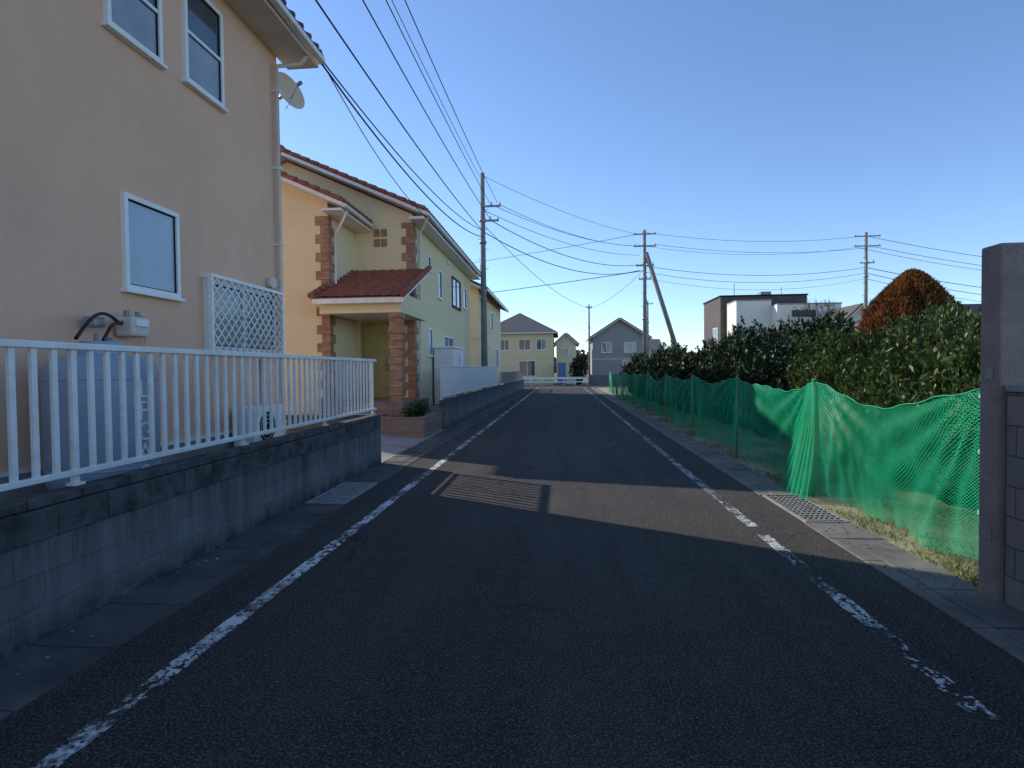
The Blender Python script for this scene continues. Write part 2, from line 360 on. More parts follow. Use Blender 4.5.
for nm,x0,x1,gy in (('gutter',-3.15,-2.6,(6.5,7.75)),('gutter',2.45,2.95,(5.95,7.2))):
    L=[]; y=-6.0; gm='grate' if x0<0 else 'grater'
    while y<49:
        if y+.6>gy[0] and y<gy[1]:
            if y<gy[0]-.05: L.append((x0+.005,x1-.005,y,gy[0]-.01,-.12,.012))
            y=gy[1]+.01; continue
        dz=random.uniform(-.006,.006)
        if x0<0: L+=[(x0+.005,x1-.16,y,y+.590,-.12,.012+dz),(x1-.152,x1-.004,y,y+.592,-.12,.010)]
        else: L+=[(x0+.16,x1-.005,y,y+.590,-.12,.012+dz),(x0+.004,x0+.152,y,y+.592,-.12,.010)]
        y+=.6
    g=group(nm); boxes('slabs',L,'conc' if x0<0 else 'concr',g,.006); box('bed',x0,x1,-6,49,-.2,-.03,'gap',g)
    g=group('drain_grate'); a,b=x0+.03,x1-.03; gy0,gy1=gy
    boxes('rim',[(a,a+.03,gy0,gy1,-.05,.018),(b-.03,b,gy0,gy1,-.05,.018),(a+.03,b-.03,gy0,gy0+.03,-.05,.018),(a+.03,b-.03,gy1-.03,gy1,-.05,.018)],gm,g)
    boxes('bars',[(a+.031,b-.031,gy0+.08+i*.095,gy0+.105+i*.095,-.028,.014) for i in range(int((gy1-gy0-.1)/.095))]+[(a+.03+(b-a-.06)*k/7-.008,a+.03+(b-a-.06)*k/7+.008,gy0+.031,gy1-.031,-.025,.010) for k in range(1,7)],gm,g)

# ---------------------------------------------------------------- left retaining wall + fences
def railing(name,x,y0,y1,zb,zt,sp=.14,post=2.0,mt='white',pw=.019):
    g=group(name); L=[];y=y0+.05
    while y<y1-.03:
        L.append((x-.011,x+.011,y-pw,y+pw,zb+.115,zt-.04)); y+=sp
    boxes('pickets',L,mt,g)
    boxes('rails',[(x-.03,x+.03,y0,y1,zt-.045,zt),(x-.018,x+.018,y0,y1,zb+.075,zb+.115)],mt,g,.006)
    n=max(1,round((y1-y0)/post)); P=[]
    for i in range(n+1):
        yc=y0+(y1-y0)*i/n+(.03 if i==0 else 0)-(.03 if i==n else 0); P.append((x-.062,x-.032,yc-.025,yc+.025,zb-.02,zt-.01))
    boxes('posts',P,mt,g,.004)
    boxes('post_feet',[(p[0]-.01,p[1]+.02,p[2]-.02,p[3]+.02,zb+.001,zb+.02) for p in P],mt,g)
    return g
g=group('block_wall'); box('blocks',-3.29,-3.15,-4,9.5,-.2,.79,'block',g,.008)
L=[];y=-4
while y<9.45: L.append((-3.295,-3.145,y,min(y+.384,9.5),.797,.857)); y+=.39
boxes('cap_blocks',L,'cap',g,.008)
L=[];y=-4.2
while y<9.3:
    L.append((-3.148,-3.139+random.uniform(0,.006),max(y,-4)+.003,min(y+.386,9.497),.603,.788)); y+=.39
boxes('split_face_blocks',L,'cap',g,.006)
box('return_wall',-6.0,-3.295,9.36,9.5,-.2,.79,'blockx',g,.008); box('return_cap',-6.0,-3.30,9.355,9.505,.793,.857,'cap',g,.006)
railing('white_railing',-3.22,-2.5,9.45,.857,1.81)
g=group('block_wall'); box('blocks',-3.33,-3.19,15.0,47,-.2,.74,'block',g,.008); box('cap',-3.335,-3.185,15.0,47,.743,.80,'cap',g,.008)
railing('white_railing',-3.26,15.1,28.5,.80,1.76,.07,2,'white',.02)
railing('dark_railing',-3.26,30.0,46.5,.80,1.5,.1,2,'steel',.012)
box('raised_yard',-12,-3.3,-4,9.35,-.2,.5,'concl')
v=[(-14,9.5,.28),(-6.5,9.5,.28),(-3.15,9.5,.006),(-3.15,15,.006),(-6.5,15,.28),(-14,15,.28)]
mesh('driveway',v,[(0,1,4,5),(1,2,3,4)],'concl')
box('raised_yard',-14,-3.34,15.02,47,-.2,.45,'concl')

# ---------------------------------------------------------------- house 1 (peach)
H=group('peach_stucco_house'); WX=-4.5
v,f=gable_faces(-12.5,WX,-4,8.7,.3,6.75,8.95,'Y'); mesh('walls',v,f,'stucco',H)
box('plinth',-12.45,WX+.02,-4,8.72,.3,.78,'concl',H)
box('base_flashing',WX+.001,WX+.035,-3.9,8.73,.783,.82,'alu',H)
def roofY(parent,x0,x1,y0,y1,ze,sl,mt,tile=None,th=.10,fasc='white',gut=True):
    xm=(x0+x1)/2; zr=ze+sl*(x1-x0)/2
    for s,xe in ((1,x1),(-1,x0)):
        slab('roof_slope',[(xe,y0,ze),(xe,y1,ze),(xm,y1,zr),(xm,y0,zr)],th,fasc,parent)
        slab('roof_covering',[(xe+s*.03,y0-.02,ze+th*1.12),(xe+s*.03,y1+.02,ze+th*1.12),(xm,y1+.02,zr+th*1.12+.015*sl),(xm,y0-.02,zr+th*1.12+.015*sl)],.05,mt,parent)
        n=int((x1-x0)/2/.28); S=[]
        for yy in (y0+.02,y1-.02):
            for i in range(n):
                t0=i/n;t1=(i+1.12)/n
                S.append(((xe+(xm-xe)*t0,yy,ze+(zr-ze)*t0+th+.07),(xe+(xm-xe)*t1,yy,ze+(zr-ze)*t1+th+.055),.075,.062))
        cyl('verge_tiles',S,mt,parent,8)
        n=int((y1-y0)/.27); S=[((xe-s*.2,y0+.13+i*.27,ze+th+.08+.2*sl),(xe+s*.05,y0+.13+i*.27,ze+th+.05-.02),.06,.07) for i in range(n)]
        cyl('eave_tiles',S,mt,parent,8)
        if gut:
            boxes('gutter',[(min(xe+s*.005,xe+s*.11),max(xe+s*.005,xe+s*.11),y0+.05,y1-.05,ze-.02,ze+.07)],'white',parent,.02)
    cyl('ridge_tiles',[((xm,y0+i*.3,zr+th+.09),(xm,y0+i*.3+.32,zr+th+.08),.11,.095) for i in range(int((y1-y0)/.3))],mt,parent,8)
roofY(H,-13.05,-3.95,-4.5,9.12,6.70,.48,'btile',fasc='plastic')
box('soffit',-4.5+.003,-3.97,-4.4,9.08,6.63,6.69,'plastic',H)
window(H,'X',WX,1,5.26,6.04,5.08,6.2,'win',mid='h')
window(H,'X',WX,1,6.43,7.2,5.12,6.36,'win',mid='h')
boxes('lace_curtains',[(WX+.0165,WX+.018,5.33,5.97,5.15,5.60),(WX+.0165,WX+.018,6.50,7.13,5.19,5.70)],'curtain',H)
window(H,'X',WX,1,5.41,6.24,2.48,3.47,'frost')
window(H,'X',WX,1,6.72,8.42,1.9,2.8,'curtain',mid='v')
y0,y1,z0,z1=6.68,8.46,1.86,2.84; xg=WX+.13
S=[]; w=y1-y0;h=z1-z0;st=.155; k=-h
while k<w:
    a0=max(0,k);b0=a0-k; a1=min(w,k+h); b1=a1-k
    if a1-a0>.02:
        S.append(((xg,y0+a0,z0+b0),(xg,y0+a1,z0+b1),.011,.011)); S.append(((xg+.012,y1-a0,z0+b0),(xg+.012,y1-a1,z0+b1),.011,.011))
    k+=st
cyl('lattice_grille',S,'alu',H,6)
boxes('grille_frame',[(xg-.02,xg+.025,y0,y1,z1-.03,z1+.01),(xg-.02,xg+.025,y0,y1,z0-.01,z0+.03),(xg-.022,xg+.027,y0-.02,y0+.015,z0-.012,z1+.012),(xg-.022,xg+.027,y1-.015,y1+.02,z0-.012,z1+.012),(WX,xg-.02,y0,y0+.03,z0,z0+.04),(WX,xg-.02,y1-.03,y1,z0,z0+.04),(WX,xg-.02,y0,y0+.03,z1-.04,z1),(WX,xg-.02,y1-.03,y1,z1-.04,z1)],'alu',H)
tube('downpipe',[(-3.99,8.75,6.68),(-4.1,8.7,6.5),(-4.42,8.55,6.4),(-4.42,8.55,.6)],.035,'plastic',H,3)
boxes('pipe_brackets',[(-4.5,-4.37,8.52,8.58,z,z+.03) for z in (1.2,2.4,3.6,4.8,6.0)],'alu',H)
cyl('vent_hood',[((WX,8.3,2.98),(WX+.10,8.3,2.98),.075,.085)],'plastic',H); box('vent_hood_box',WX,WX+.09,8.22,8.38,2.76,2.86,'steel',H,.02)
D=group('satellite_dish'); v=[];f=[];n=24;R=.31; ax=Vector((.80,-.3,.25)).normalized(); u=ax.orthogonal().normalized(); w_=ax.cross(u); C=Vector((-4.56,9.1,6.25))
for k in range(6):
    r=R*k/5
    for i in range(n):
        t=2*math.pi*i/n; v.append(C+u*r*math.cos(t)+w_*r*math.sin(t)+ax*(.35*r*r/R))
for k in range(5):
    for i in range(n): j=(i+1)%n; f.append((k*n+i,k*n+j,(k+1)*n+j,(k+1)*n+i))
mesh('reflector',v,f,'plastic',D,True)
cyl('mount',[(C,C-ax*.15,.03,.03),(C-ax*.15,(-4.7,8.71,6.0),.02,.02),(C-Vector((0,0,.25)),C+ax*.3,.008,.008),(C+ax*.3,C+ax*.38,.03,.03)],'steel',D,8)
G=group('gas_storage_tank'); TC=(-3.95,4.5,.5)
lathe('body',[(0,.1),(.30,.1),(.39,.16),(.41,.24),(.41,1.10),(.40,1.17),(.35,1.235),(.2,1.27),(0,1.28)],TC,'gas',G,40)
lathe('weld_seams',[(.409,.30),(.416,.305),(.416,.315),(.409,.32)],TC,'gas',G,40); lathe('weld_seam_top',[(.409,1.05),(.416,1.055),(.416,1.065),(.409,1.07)],TC,'gas',G,40)
lathe('valve_guard',[(.16,1.26),(.16,1.38),(.15,1.38),(.15,1.26)],TC,'gas',G)
cyl('legs',[((TC[0]+.28*math.cos(a),TC[1]+.28*math.sin(a),.5),(TC[0]+.28*math.cos(a),TC[1]+.28*math.sin(a),.68),.04,.04) for a in (.8,2.4,3.9,5.5)],'steel',G)
cyl('valves',[((TC[0],TC[1]-.05,1.72),(TC[0],TC[1]-.05,1.95),.025,.02),((TC[0],TC[1]+.08,1.72),(TC[0],TC[1]+.08,1.92),.03,.03)],'steel',G)
for i,ch in enumerate('LPGAS'):
    cu=bpy.data.curves.new('lettering','FONT'); cu.body=ch; cu.size=.22; cu.align_x='CENTER'; cu.extrude=.002; cu.materials.append(M['white'])
    o=link(bpy.data.objects.new('lettering',cu),G); an=-.12
    o.matrix_world=Matrix.Translation((TC[0]+.422*math.cos(an),TC[1]+.422*math.sin(an),1.40-.18*i))@Matrix.Rotation(an,4,'Z')@Matrix.Rotation(math.pi/2,4,'Z')@Matrix.Rotation(math.pi/2,4,'X')
G=group('gas_meter'); box('body',-4.46,-4.27,5.25,5.5,1.98,2.18,'plastic',G,.025); boxes('dial_cover',[(-4.272,-4.25,5.29,5.46,2.08,2.15)],'alu',G,.005); cyl('top_ports',[((-4.37,5.3,2.17),(-4.37,5.3,2.24),.025,.025),((-4.37,5.45,2.17),(-4.37,5.45,2.24),.025,.025)],'steel',G)
tube('pipe',[(-4.37,5.45,2.22),(-4.4,5.6,2.20),(-4.42,5.62,2.02),(-4.42,5.62,.6)],.014,'plastic',G)
for k in (0,1):
    pts=[]
    for i in range(20):
        t=i/19; ya=4.30+.28*k; y=ya+(5.25-ya)*t; pts.append((-4.0-.38*t,y,1.90+.20*math.sin(math.pi*min(1,t*1.05))*(1-.45*k)+.22*t*t))
    tube('hose',pts,.015,'black',G)
box('regulator',-4.44,-4.3,4.84,4.96,2.04,2.14,'steel',G,.02)
G=group('air_conditioner_unit'); box('case',-4.38,-4.08,7.1,7.9,.56,1.14,'alu',G,.02)
n=20;ring=[]
for r,q in ((.22,.006),(.06,.004),(.11,.004),(.165,.004)): ring+=[((-4.072,7.42+r*math.cos(2*math.pi*i/n),.85+r*math.sin(2*math.pi*i/n)),(-4.072,7.42+r*math.cos(2*math.pi*(i+1)/n),.85+r*math.sin(2*math.pi*(i+1)/n)),q,q) for i in range(n)]
cyl('fan_guard',ring,'alu',G,5); cyl('fan_recess',[((-4.085,7.42,.85),(-4.078,7.42,.85),.21,.21)],'gap',G,24); boxes('feet',[(-4.4,-4.06,7.2,7.3,.5,.56),(-4.4,-4.06,7.7,7.8,.5,.56)],'gap',G)
tube('duct',[(-4.3,7.95,.9),(-4.42,8.02,1.0),(-4.45,8.02,1.8)],.035,'plastic',G)

# ---------------------------------------------------------------- house 2 (yellow)
H=group('yellow_house')
v,f=gable_faces(-12.03,-4.37,16.4,26.8,.3,6.25,7.95,'Y'); o=mesh('main_walls',v,f,'yellow',H)
o.data.materials.append(M['yellowy'])
for p in o.data.polygons:
    if abs(p.normal.x)>.9: p.material_index=1
v,f=gable_faces(-10.25,-6.15,14.45,16.395,.3,6.12,7.03,'Y'); o=mesh('bay_walls',v,f,'yellow',H)
o.data.materials.append(M['yellowy'])
for p in o.data.polygons:
    if abs(p.normal.x)>.9: p.material_index=1
roofY(H,-12.5,-3.9,15.98,27.2,6.12,.44,'tile')
roofY(H,-10.8,-5.6,14.0,16.3,5.86,.45,'tile')
boxes('soffit',[(-4.365,-3.93,16.0,27.1,6.0,6.08),(-6.145,-5.62,14.05,16.39,5.76,5.82)],'white',H)
def quoins(x,y,z0,z1):
    L=[];z=z0;i=0
    while z<z1-.05:
        w=.34 if i%2 else .20; w2=.20 if i%2 else .34
        L.append((x-w,x+.03,y-.03,y+w2,z,min(z+.235,z1))); z+=.24;i+=1
    boxes('brick_quoins',L,'quoin',H,.008)
quoins(-6.15,14.45,.45,5.76); quoins(-4.37,16.4,.8,6.0)
slab('porch_roof_deck',[(-6.2,13.6,3.36),(-3.88,13.6,3.36),(-3.88,16.4,4.5),(-6.2,16.4,4.5)],.08,'white',H)
tiles('porch_tiles',(-6.24,13.52,3.43),(2.40,0,0),(0,2.9,1.18),'tile',H)
cyl('porch_verge_tiles',[((xx,13.5+i*.28,3.50+i*.28*.407),(xx,13.5+(i+1.12)*.28,3.495+(i+1.12)*.28*.407),.085,.07) for xx in (-6.22,-3.86) for i in range(10)],'tile',H,10)
boxes('porch_beam',[(-6.12,-4.0,13.78,13.98,3.08,3.34)],'yellow',H); 
box('porch_side_beam',-4.2,-4.0,13.985,16.39,3.08,3.6,'yellowy',H); box('porch_fascia',-6.2,-3.88,13.54,13.60,3.30,3.42,'white',H)
box('porch_ceiling',-6.1,-4.21,13.99,16.39,3.12,3.2,'white',H)
L=[];z=.8;i=0
while z<3.07:
    w=.17 if i%2 else .15; L.append((-4.16-w,-4.16+w,13.93-w,13.93+w,z,min(z+.19,3.08))); z+=.195;i+=1
boxes('porch_pillar',L,'quoin',H,.008)
boxes('porch_floor',[(-6.14,-3.95,13.7,16.39,.1,.8)],'paver',H,.01); boxes('porch_steps',[(-6.6,-4.4,13.35,13.695,.05,.55),(-6.6,-4.4,13.0,13.345,.03,.3)],'paver',H,.01)
box('front_door',-5.92,-5.12,16.34,16.398,.82,3.0,'door',H,.006)
boxes('door_trim',[(-5.98,-5.925,16.31,16.398,.82,3.06),(-5.115,-5.06,16.31,16.398,.82,3.06),(-5.92,-5.12,16.31,16.398,3.005,3.06)],'door',H)
boxes('door_panels',[(-5.80,-5.56,16.32,16.345,z,z+.5) for z in (.95,1.6,2.25)]+[(-5.48,-5.24,16.32,16.345,z,z+.5) for z in (.95,1.6,2.25)],'door',H,.01)
cyl('door_handle',[((-5.2,16.28,1.6),(-5.2,16.28,2.0),.012,.012)],'steel',H,8)
box('mailbox',-5.0,-4.75,16.2,16.395,1.7,2.0,'brownw',H,.02)
box('wall_lamp',-5.05,-4.93,16.28,16.395,2.5,2.75,'gap',H,.02)
boxes('accent_tiles',[(x,x+.17,16.37,16.398,z,z+.22) for x in (-5.55,-5.33) for z in (5.32,5.62)],'quoin',H)
window(H,'X',-4.37,1,19.6,20.2,4.2,5.2,'win'); window(H,'X',-4.37,1,22.2,24.0,4.2,5.4,'win','brownw',mid='v'); window(H,'X',-4.37,1,18.1,18.5,4.9,5.4,'win')
window(H,'X',-4.37,1,18.0,18.6,2.1,3.0,'frost'); window(H,'X',-4.37,1,24.7,25.4,4.4,5.3,'win'); window(H,'X',-4.37,1,20.5,22.2,1.8,2.9,'curtain',mid='v')
tube('downpipe',[(-5.55,14.3,5.8),(-5.7,14.4,5.6),(-6.08,14.75,5.3),(-6.08,14.75,3.9)],.035,'white',H,3)
tube('downpipe',[(-3.85,16.2,6.12),(-4.0,16.35,5.9),(-4.3,16.85,5.75),(-4.3,16.85,.5)],.035,'white',H,3)
boxes('vents',[(-4.37,-4.28,17.3,17.45,3.4,3.55),(-4.37,-4.28,21.4,21.55,5.7,5.85)],'alu',H,.02)
G=group('outdoor_storage_box'); box('case',-4.3,-3.6,18.6,20.4,.45,2.35,'white',G,.03); box('lid',-4.33,-3.57,18.57,20.43,2.355,2.42,'alu',G,.01); box('door_seam',-3.597,-3.59,19.49,19.51,.6,2.2,'gap',G)
G=group('planter'); boxes('walls',[(-4.35,-3.25,13.0,13.14,-.05,.5),(-3.39,-3.25,13.145,14.98,-.05,.5),(-4.35,-4.21,13.145,13.69,-.05,.5)],'paver',G,.01); box('soil',-4.2,-3.4,13.15,14.95,0,.42,'soil',G)
shrubs('potted_shrub',[(-3.75,13.5,.2,.2,.33),(-3.7,14.3,.25,.25,.4)],220,.06,.03,'leaf',z0=.42)

# ---------------------------------------------------------------- generic far houses
def house(name,x0,x1,y0,y1,ze,zr,axis,wm,rm,ov=.5,hip=False,wins=(),z0=0):
    H=group(name)
    if hip:
        box('walls',x0,x1,y0,y1,z0-.1,ze,wm,H); X0,X1,Y0,Y1=x0-ov,x1+ov,y0-ov,y1+ov; d=min(X1-X0,Y1-Y0)/2
        if X1-X0>Y1-Y0: r=[(X0+d,(Y0+Y1)/2,zr),(X1-d,(Y0+Y1)/2,zr)]
        else: r=[((X0+X1)/2,Y0+d,zr),((X0+X1)/2,Y1-d,zr)]
        v=[(X0,Y0,ze),(X1,Y0,ze),(X1,Y1,ze),(X0,Y1,ze)]+r+[(X0,Y0,ze-.15),(X1,Y0,ze-.15),(X1,Y1,ze-.15),(X0,Y1,ze-.15)]
        f=[(0,1,5,4),(1,2,5),(2,3,4,5),(3,0,4)] if X1-X0>Y1-Y0 else [(0,1,4),(1,2,5,4),(2,3,5),(3,0,4,5)]
        mesh('roof',v,f+[(0,6,7,1),(1,7,8,2),(2,8,9,3),(3,9,6,0),(9,8,7,6)],rm,H)
        boxes('gutter',[(X0,X1,Y0-.1,Y0-.004,ze-.14,ze-.03)],'white',H)
    else:
        v,f=gable_faces(x0,x1,y0,y1,z0-.1,ze,zr,axis); mesh('walls',v,f[:4],wm,H)
        if axis=='Y':
            s=(zr-ze)/((x1-x0)/2); xm=(x0+x1)/2
            for xe in (x0-ov,x1+ov): slab('roof_slope',[(xe,y0-ov,ze-ov*s),(xe,y1+ov,ze-ov*s),(xm,y1+ov,zr),(xm,y0-ov,zr)],.16,rm,H)
            boxes('fascia',[(x0-ov-.06,x0-ov-.005,y0-ov,y1+ov,ze-ov*s-.02,ze-ov*s+.12),(x1+ov+.005,x1+ov+.06,y0-ov,y1+ov,ze-ov*s-.02,ze-ov*s+.12)],'white',H)
            for xe in (x0-ov,x1+ov): slab('barge_board',[(xe,y0-ov-.05,ze-ov*s-.1),(xe,y0-ov-.01,ze-ov*s-.1),(xm,y0-ov-.01,zr-.1),(xm,y0-ov-.05,zr-.1)],.12,'plastic',H)
        else:
            s=(zr-ze)/((y1-y0)/2); ym=(y0+y1)/2
            for ye in (y0-ov,y1+ov): slab('roof_slope',[(x0-ov,ye,ze-ov*s),(x1+ov,ye,ze-ov*s),(x1+ov,ym,zr),(x0-ov,ym,zr)],.16,rm,H)
            boxes('fascia',[(x0-ov,x1+ov,y0-ov-.06,y0-ov-.005,ze-ov*s-.02,ze-ov*s+.12)],'white',H)
    if axis=='Y' or hip: 
        boxes('belt_course',[(x0-.03,x1+.03,y0-.03,y0-.003,(ze+z0)*.5,(ze+z0)*.5+.12)],'plastic',H)
    for w in wins: window(H,*w[:7],gl=w[7] if len(w)>7 else 'win',mid='v',fw=.07)
    return H
house('cream_house',-11.5,-4.35,29.4,40,6.0,7.7,'Y','cream','dtile',wins=[('X',-4.35,1,30.5,32,4,5.2),('X',-4.35,1,34,35.2,4,5.2),('X',-4.35,1,36.5,38,1.6,3,'curtain'),('Y',29.4,-1,-6.2,-5.0,4,5.2)],z0=.4)
house('beige_house',-8.5,-.9,60,68,5.6,8.1,'X','beige','gtile',hip=True,wins=[('Y',60,-1,-4.6,-3.3,3.7,4.9),('Y',60,-1,-2.7,-1.6,3.7,4.9),('Y',60,-1,-4.6,-2.8,.9,2.6),('Y',60,-1,-6.6,-5.6,3.7,4.9)])
house('beige_house',-.6,1.6,63,69,4.6,5.6,'Y','cream','gtile',.3,wins=[('Y',63,-1,0,.8,3,4)])
house('grey_house',3.6,9.8,66,74,5.4,7.4,'Y','greyw','dtile',.5,wins=[('Y',66,-1,4.6,5.8,3.5,4.7),('Y',66,-1,7.2,8.6,3.5,4.7,'curtain'),('Y',66,-1,7,8.8,.7,2.6)])
house('brown_roof_house',24.0,28.4,52,59,4.9,7.0,'Y','whitew','btile',.6,wins=[('Y',52,-1,25.2,26.6,3.3,4.4)])
house('brown_roof_house',30.5,35,62,70,5,7.2,'X','beige','gtile',.6,wins=[('Y',62,-1,31,32.5,3.4,4.5)])
house('brown_roof_house',40.5,48,62,70,5.4,8.2,'X','whitew','dtile',.6,wins=[('Y',62,-1,42,43.5,3.8,4.9)])
house('brown_roof_house',11.0,14.5,84,92,4.2,6.0,'X','whitew','gtile',.5)
house('grey_house',-26,-14,60,70,5.4,7.6,'X','whitew','dtile',.5)
B=group('modern_house')
box('dark_block',17.0,25.9,62,69,-.1,9.2,'brownw',B); box('parapet',16.9,26.0,61.9,69.1,9.203,9.35,'gap',B)
boxes('beige_block',[(17.6,21.0,58.5,61.9,-.1,8.3),(21.01,27.0,57,61.89,-.1,7.7)],'whitew',B)
boxes('parapet_trim',[(17.55,21.05,58.45,61.8,8.303,8.42),(21.06,27.05,56.95,61.8,7.703,7.82)],'greyw',B)
for a in ((18.2,19.1),(19.5,20.6)): window(B,'Y',58.5,-1,a[0],a[1],4.6,5.8,mid='v',fw=.07)
for a in ((21.5,22.8),(23.8,25.3)): window(B,'Y',57,-1,a[0],a[1],4.3,5.8,mid='v',fw=.07)
boxes('balcony',[(21.1,26.1,56.2,56.3,3.3,4.2),(21.1,21.2,56.3,56.94,3.3,4.2),(26.0,26.1,56.3,56.94,3.3,4.2),(21.1,26.1,56.2,56.94,3.2,3.297)],'greyw',B)
boxes('sign_panel',[(22.4,24.6,56.88,56.94,6.5,7.15)],'brownw',B)
boxes('roof_equipment',[(21.5,22.6,63,64,9.355,9.8),(19,19.06,64,64.06,9.355,10.9),(24,24.05,64,64.05,9.355,10.4)],'greyw',B)
window(B,'X',17.0,-1,63,65,4,6,mid='v',fw=.07)
G=group('guardrail'); S=[]
for x in np.arange(-4.2,2.6,1.1): S.append(((x,56.6,0),(x,56.6,.85),.05,.05))
cyl('posts',S,'white',G,8); boxes('beams',[(-4.4,2.6,56.52,56.55,.62,.84),(-4.4,2.6,56.52,56.55,.3,.42)],'white',G)
box('blue_sheet_fence',-.4,.4,58.2,58.3,0,2.3,'blue'); 
G=group('low_block_wall'); box('blocks',-14,-4.6,57.3,57.45,0,1.2,'blockx',G); box('cap',-14.02,-4.58,57.28,57.47,1.203,1.26,'concl',G)
G=group('low_block_wall'); box('blocks',2.9,12,57.3,57.45,0,1.0,'blockx',G); box('cap',2.88,12.02,57.28,57.47,1.003,1.06,'concl',G)

# ---------------------------------------------------------------- poles and wires
def upole(x,y,h,r=.16,arms=((.25,1.6,'X'),(1.2,1.2,'X')),tr=False,steps=True):
    G=group('utility_pole'); cyl('shaft',[((x,y,-.1),(x,y,h),r,r*.62)],'pole',G,16)
    L=[];I=[]
    for dz,w,ax in arms:
        z=h-dz
        if ax=='X': L.append((x-w/2,x+w/2,y-.2,y-.12,z-.04,z+.04)); I+=[((x+t*w,y-.16,z+.04),(x+t*w,y-.16,z+.2),.05,.035) for t in (-.45,-.1,.45)]
        else: L.append((x-.05,x+w,y-.19,y-.12,z-.04,z+.04)); I+=[((x+w*t,y-.16,z+.04),(x+w*t,y-.16,z+.2),.05,.035) for t in (.5,.95)]
    boxes('crossarms',L,'steel',G); cyl('insulators',I,'white',G,8)
    if steps: cyl('climbing_steps',[((x-(r+.1)*(-1)**i,y,z),(x,y,z),.012,.012) for i,z in enumerate(np.arange(2.2,h-1.5,.45))],'steel',G,5)
    cyl('bands',[((x,y,z),(x,y,z+.12),r*1.02,r*1.0) for z in (h-2.2,h-3.2,h*.45)],'steel',G,16)
    return G
P1=(-3.55,25.6); P2=(5.6,38.5); P3=(21.8,42.5)
upole(*P1,10.6,arms=((1.55,.85,'R'),(2.2,.75,'R')))
G=upole(*P2,10.9,arms=((.3,1.5,'X'),(1.1,1.5,'X'),(2.4,1.2,'X'),(3.3,.8,'X')))
cyl('brace_strut',[((P2[0]+.1,P2[1],9.4),(P2[0]+3.1,P2[1]+.6,0),.14,.17)],'pole',G,12)
upole(*P3,11.2,arms=((.3,1.8,'X'),(1.0,1.8,'X'),(2.2,1.0,'X')))
upole(2.55,52.5,7.6,.11,arms=((.3,.5,'X'),))
upole(8.8,58.5,8.5,.13,arms=((.3,1.0,'X'),)); upole(62,60,11,.16,arms=((.3,1.8,'X'),))
W=group('overhead_power_lines')
P0=(-3.6,-14)
for dx,z,r,s in ((-.1,10.4,.010,.7),(.35,9.2,.012,.7),(.7,9.2,.012,.7),(.35,8.5,.014,.8),(.05,7.9,.016,.9)):
    wire((P0[0]+dx,P0[1],z),(P1[0]+dx,P1[1]-.15,z),s,r,W)
for dx,z,z2,r,s in ((0,10.5,10.6,.010,.3),(.35,9.2,9.8,.012,.5),(.7,9.2,9.8,.012,.6),(.3,8.5,8.6,.018,.8),(.1,7.9,8.2,.02,.9),(.1,8.9,9.2,.012,.5)):
    wire((P1[0]+dx,P1[1],z),(P2[0]+dx*1.5-.5,P2[1]-.15,z2),s,r,W)
for dx,z,r,s in ((0,10.75,.012,.5),(.6,9.95,.012,.5),(-.6,9.95,.010,.6),(0,8.5,.016,.6),(0,8.1,.014,.7),(0,7.7,.010,.8)):
    wire((P2[0]+dx,P2[1],z),(P3[0]+dx,P3[1],z+.2),s,r,W); wire((P3[0]+dx,P3[1],z+.2),(62+dx,60,z+.1),s*2,r*1.4,W)
for z,r in ((10.7,.012),(8.2,.018)): wire((P2[0],P2[1],z),(-60,66,z+.4),1.2,r*1.3,W)
wire((P1[0],P1[1],8.0),(-3.98,9.1,6.85),.45,.014,W,'service_drop'); wire((P1[0],P1[1],7.7),(-3.98,8.9,6.8),.6,.018,W,'service_drop')
wire((P1[0],P1[1],7.8),(-3.95,27.1,6.2),.1,.012,W,'service_drop'); wire((P1[0],P1[1],7.8),(-4.0,30,6.0),.15,.012,W,'service_drop')
wire((P1[0],P1[1],8.3),(2.55,52.5,7.3),.7,.014,W); wire((P2[0],P2[1],8.3),(2.55,52.5,7.2),.4,.014,W); wire((P2[0],P2[1],8.1),(8.8,58.5,8.1),.5,.014,W); wire((-3.98,9.1,6.85),(-3.9,16.5,6.1),.3,.010,W,'service_drop')
boxes('drop_brackets',[(-4.02,-3.93,8.86,8.95,6.78,6.88),(-4.02,-3.93,9.05,9.12,6.8,6.9)],'steel',W)

# ---------------------------------------------------------------- right side
G=group('gate_pillar'); box('shaft',2.9,3.2,4.0,4.18,-.1,2.41,'pillar',G,.015)
boxes('hinge_plates',[(2.894,2.905,4.05,4.12,z,z+.08) for z in (.4,1.5)],'steel',G)
G=group('brown_block_wall'); box('blocks',2.935,3.08,-4,3.985,-.1,1.42,'blockr',G,.006); box('cap',2.92,3.095,-4,3.98,1.423,1.47,'concl',G,.006)
posts=[4.38,7.2,10.3,13.6,17,20.6,24.4,28.4,32.6,37]
G=group('green_net_fence'); PX=3.11
S=[((PX-.04+.01*(i%3),y,-.1),(PX-.03+random.uniform(-.03,.03),y+random.uniform(-.06,.04),1.46+random.uniform(-.03,.04)),.015,.013) for i,y in enumerate(posts)]
cyl('stakes',[S[0]]+S[2:],'bamboo',G,8); cyl('stakes_green',[S[1],((PX-.02,4.33,-.1),(PX-.01,4.30,1.40),.008,.008)],'gpole',G,8)
boxes('ties',[(PX-.06,PX-.015,4.36,4.40,z,z+.03) for z in (.5,.95,1.36)],'alu',G)
ys=np.arange(4.28,37,.03); nz=30
def topz(y):
    for a,b in zip(posts[:-1],posts[1:]):
        if a<=y<=b:
            t=(y-a)/(b-a); return 1.42-(.15+.05*math.sin(a*3))*4*t*(1-t)*(1+.35*math.sin(6.28*t+a))+.012*math.sin(y*13)
    return 1.42
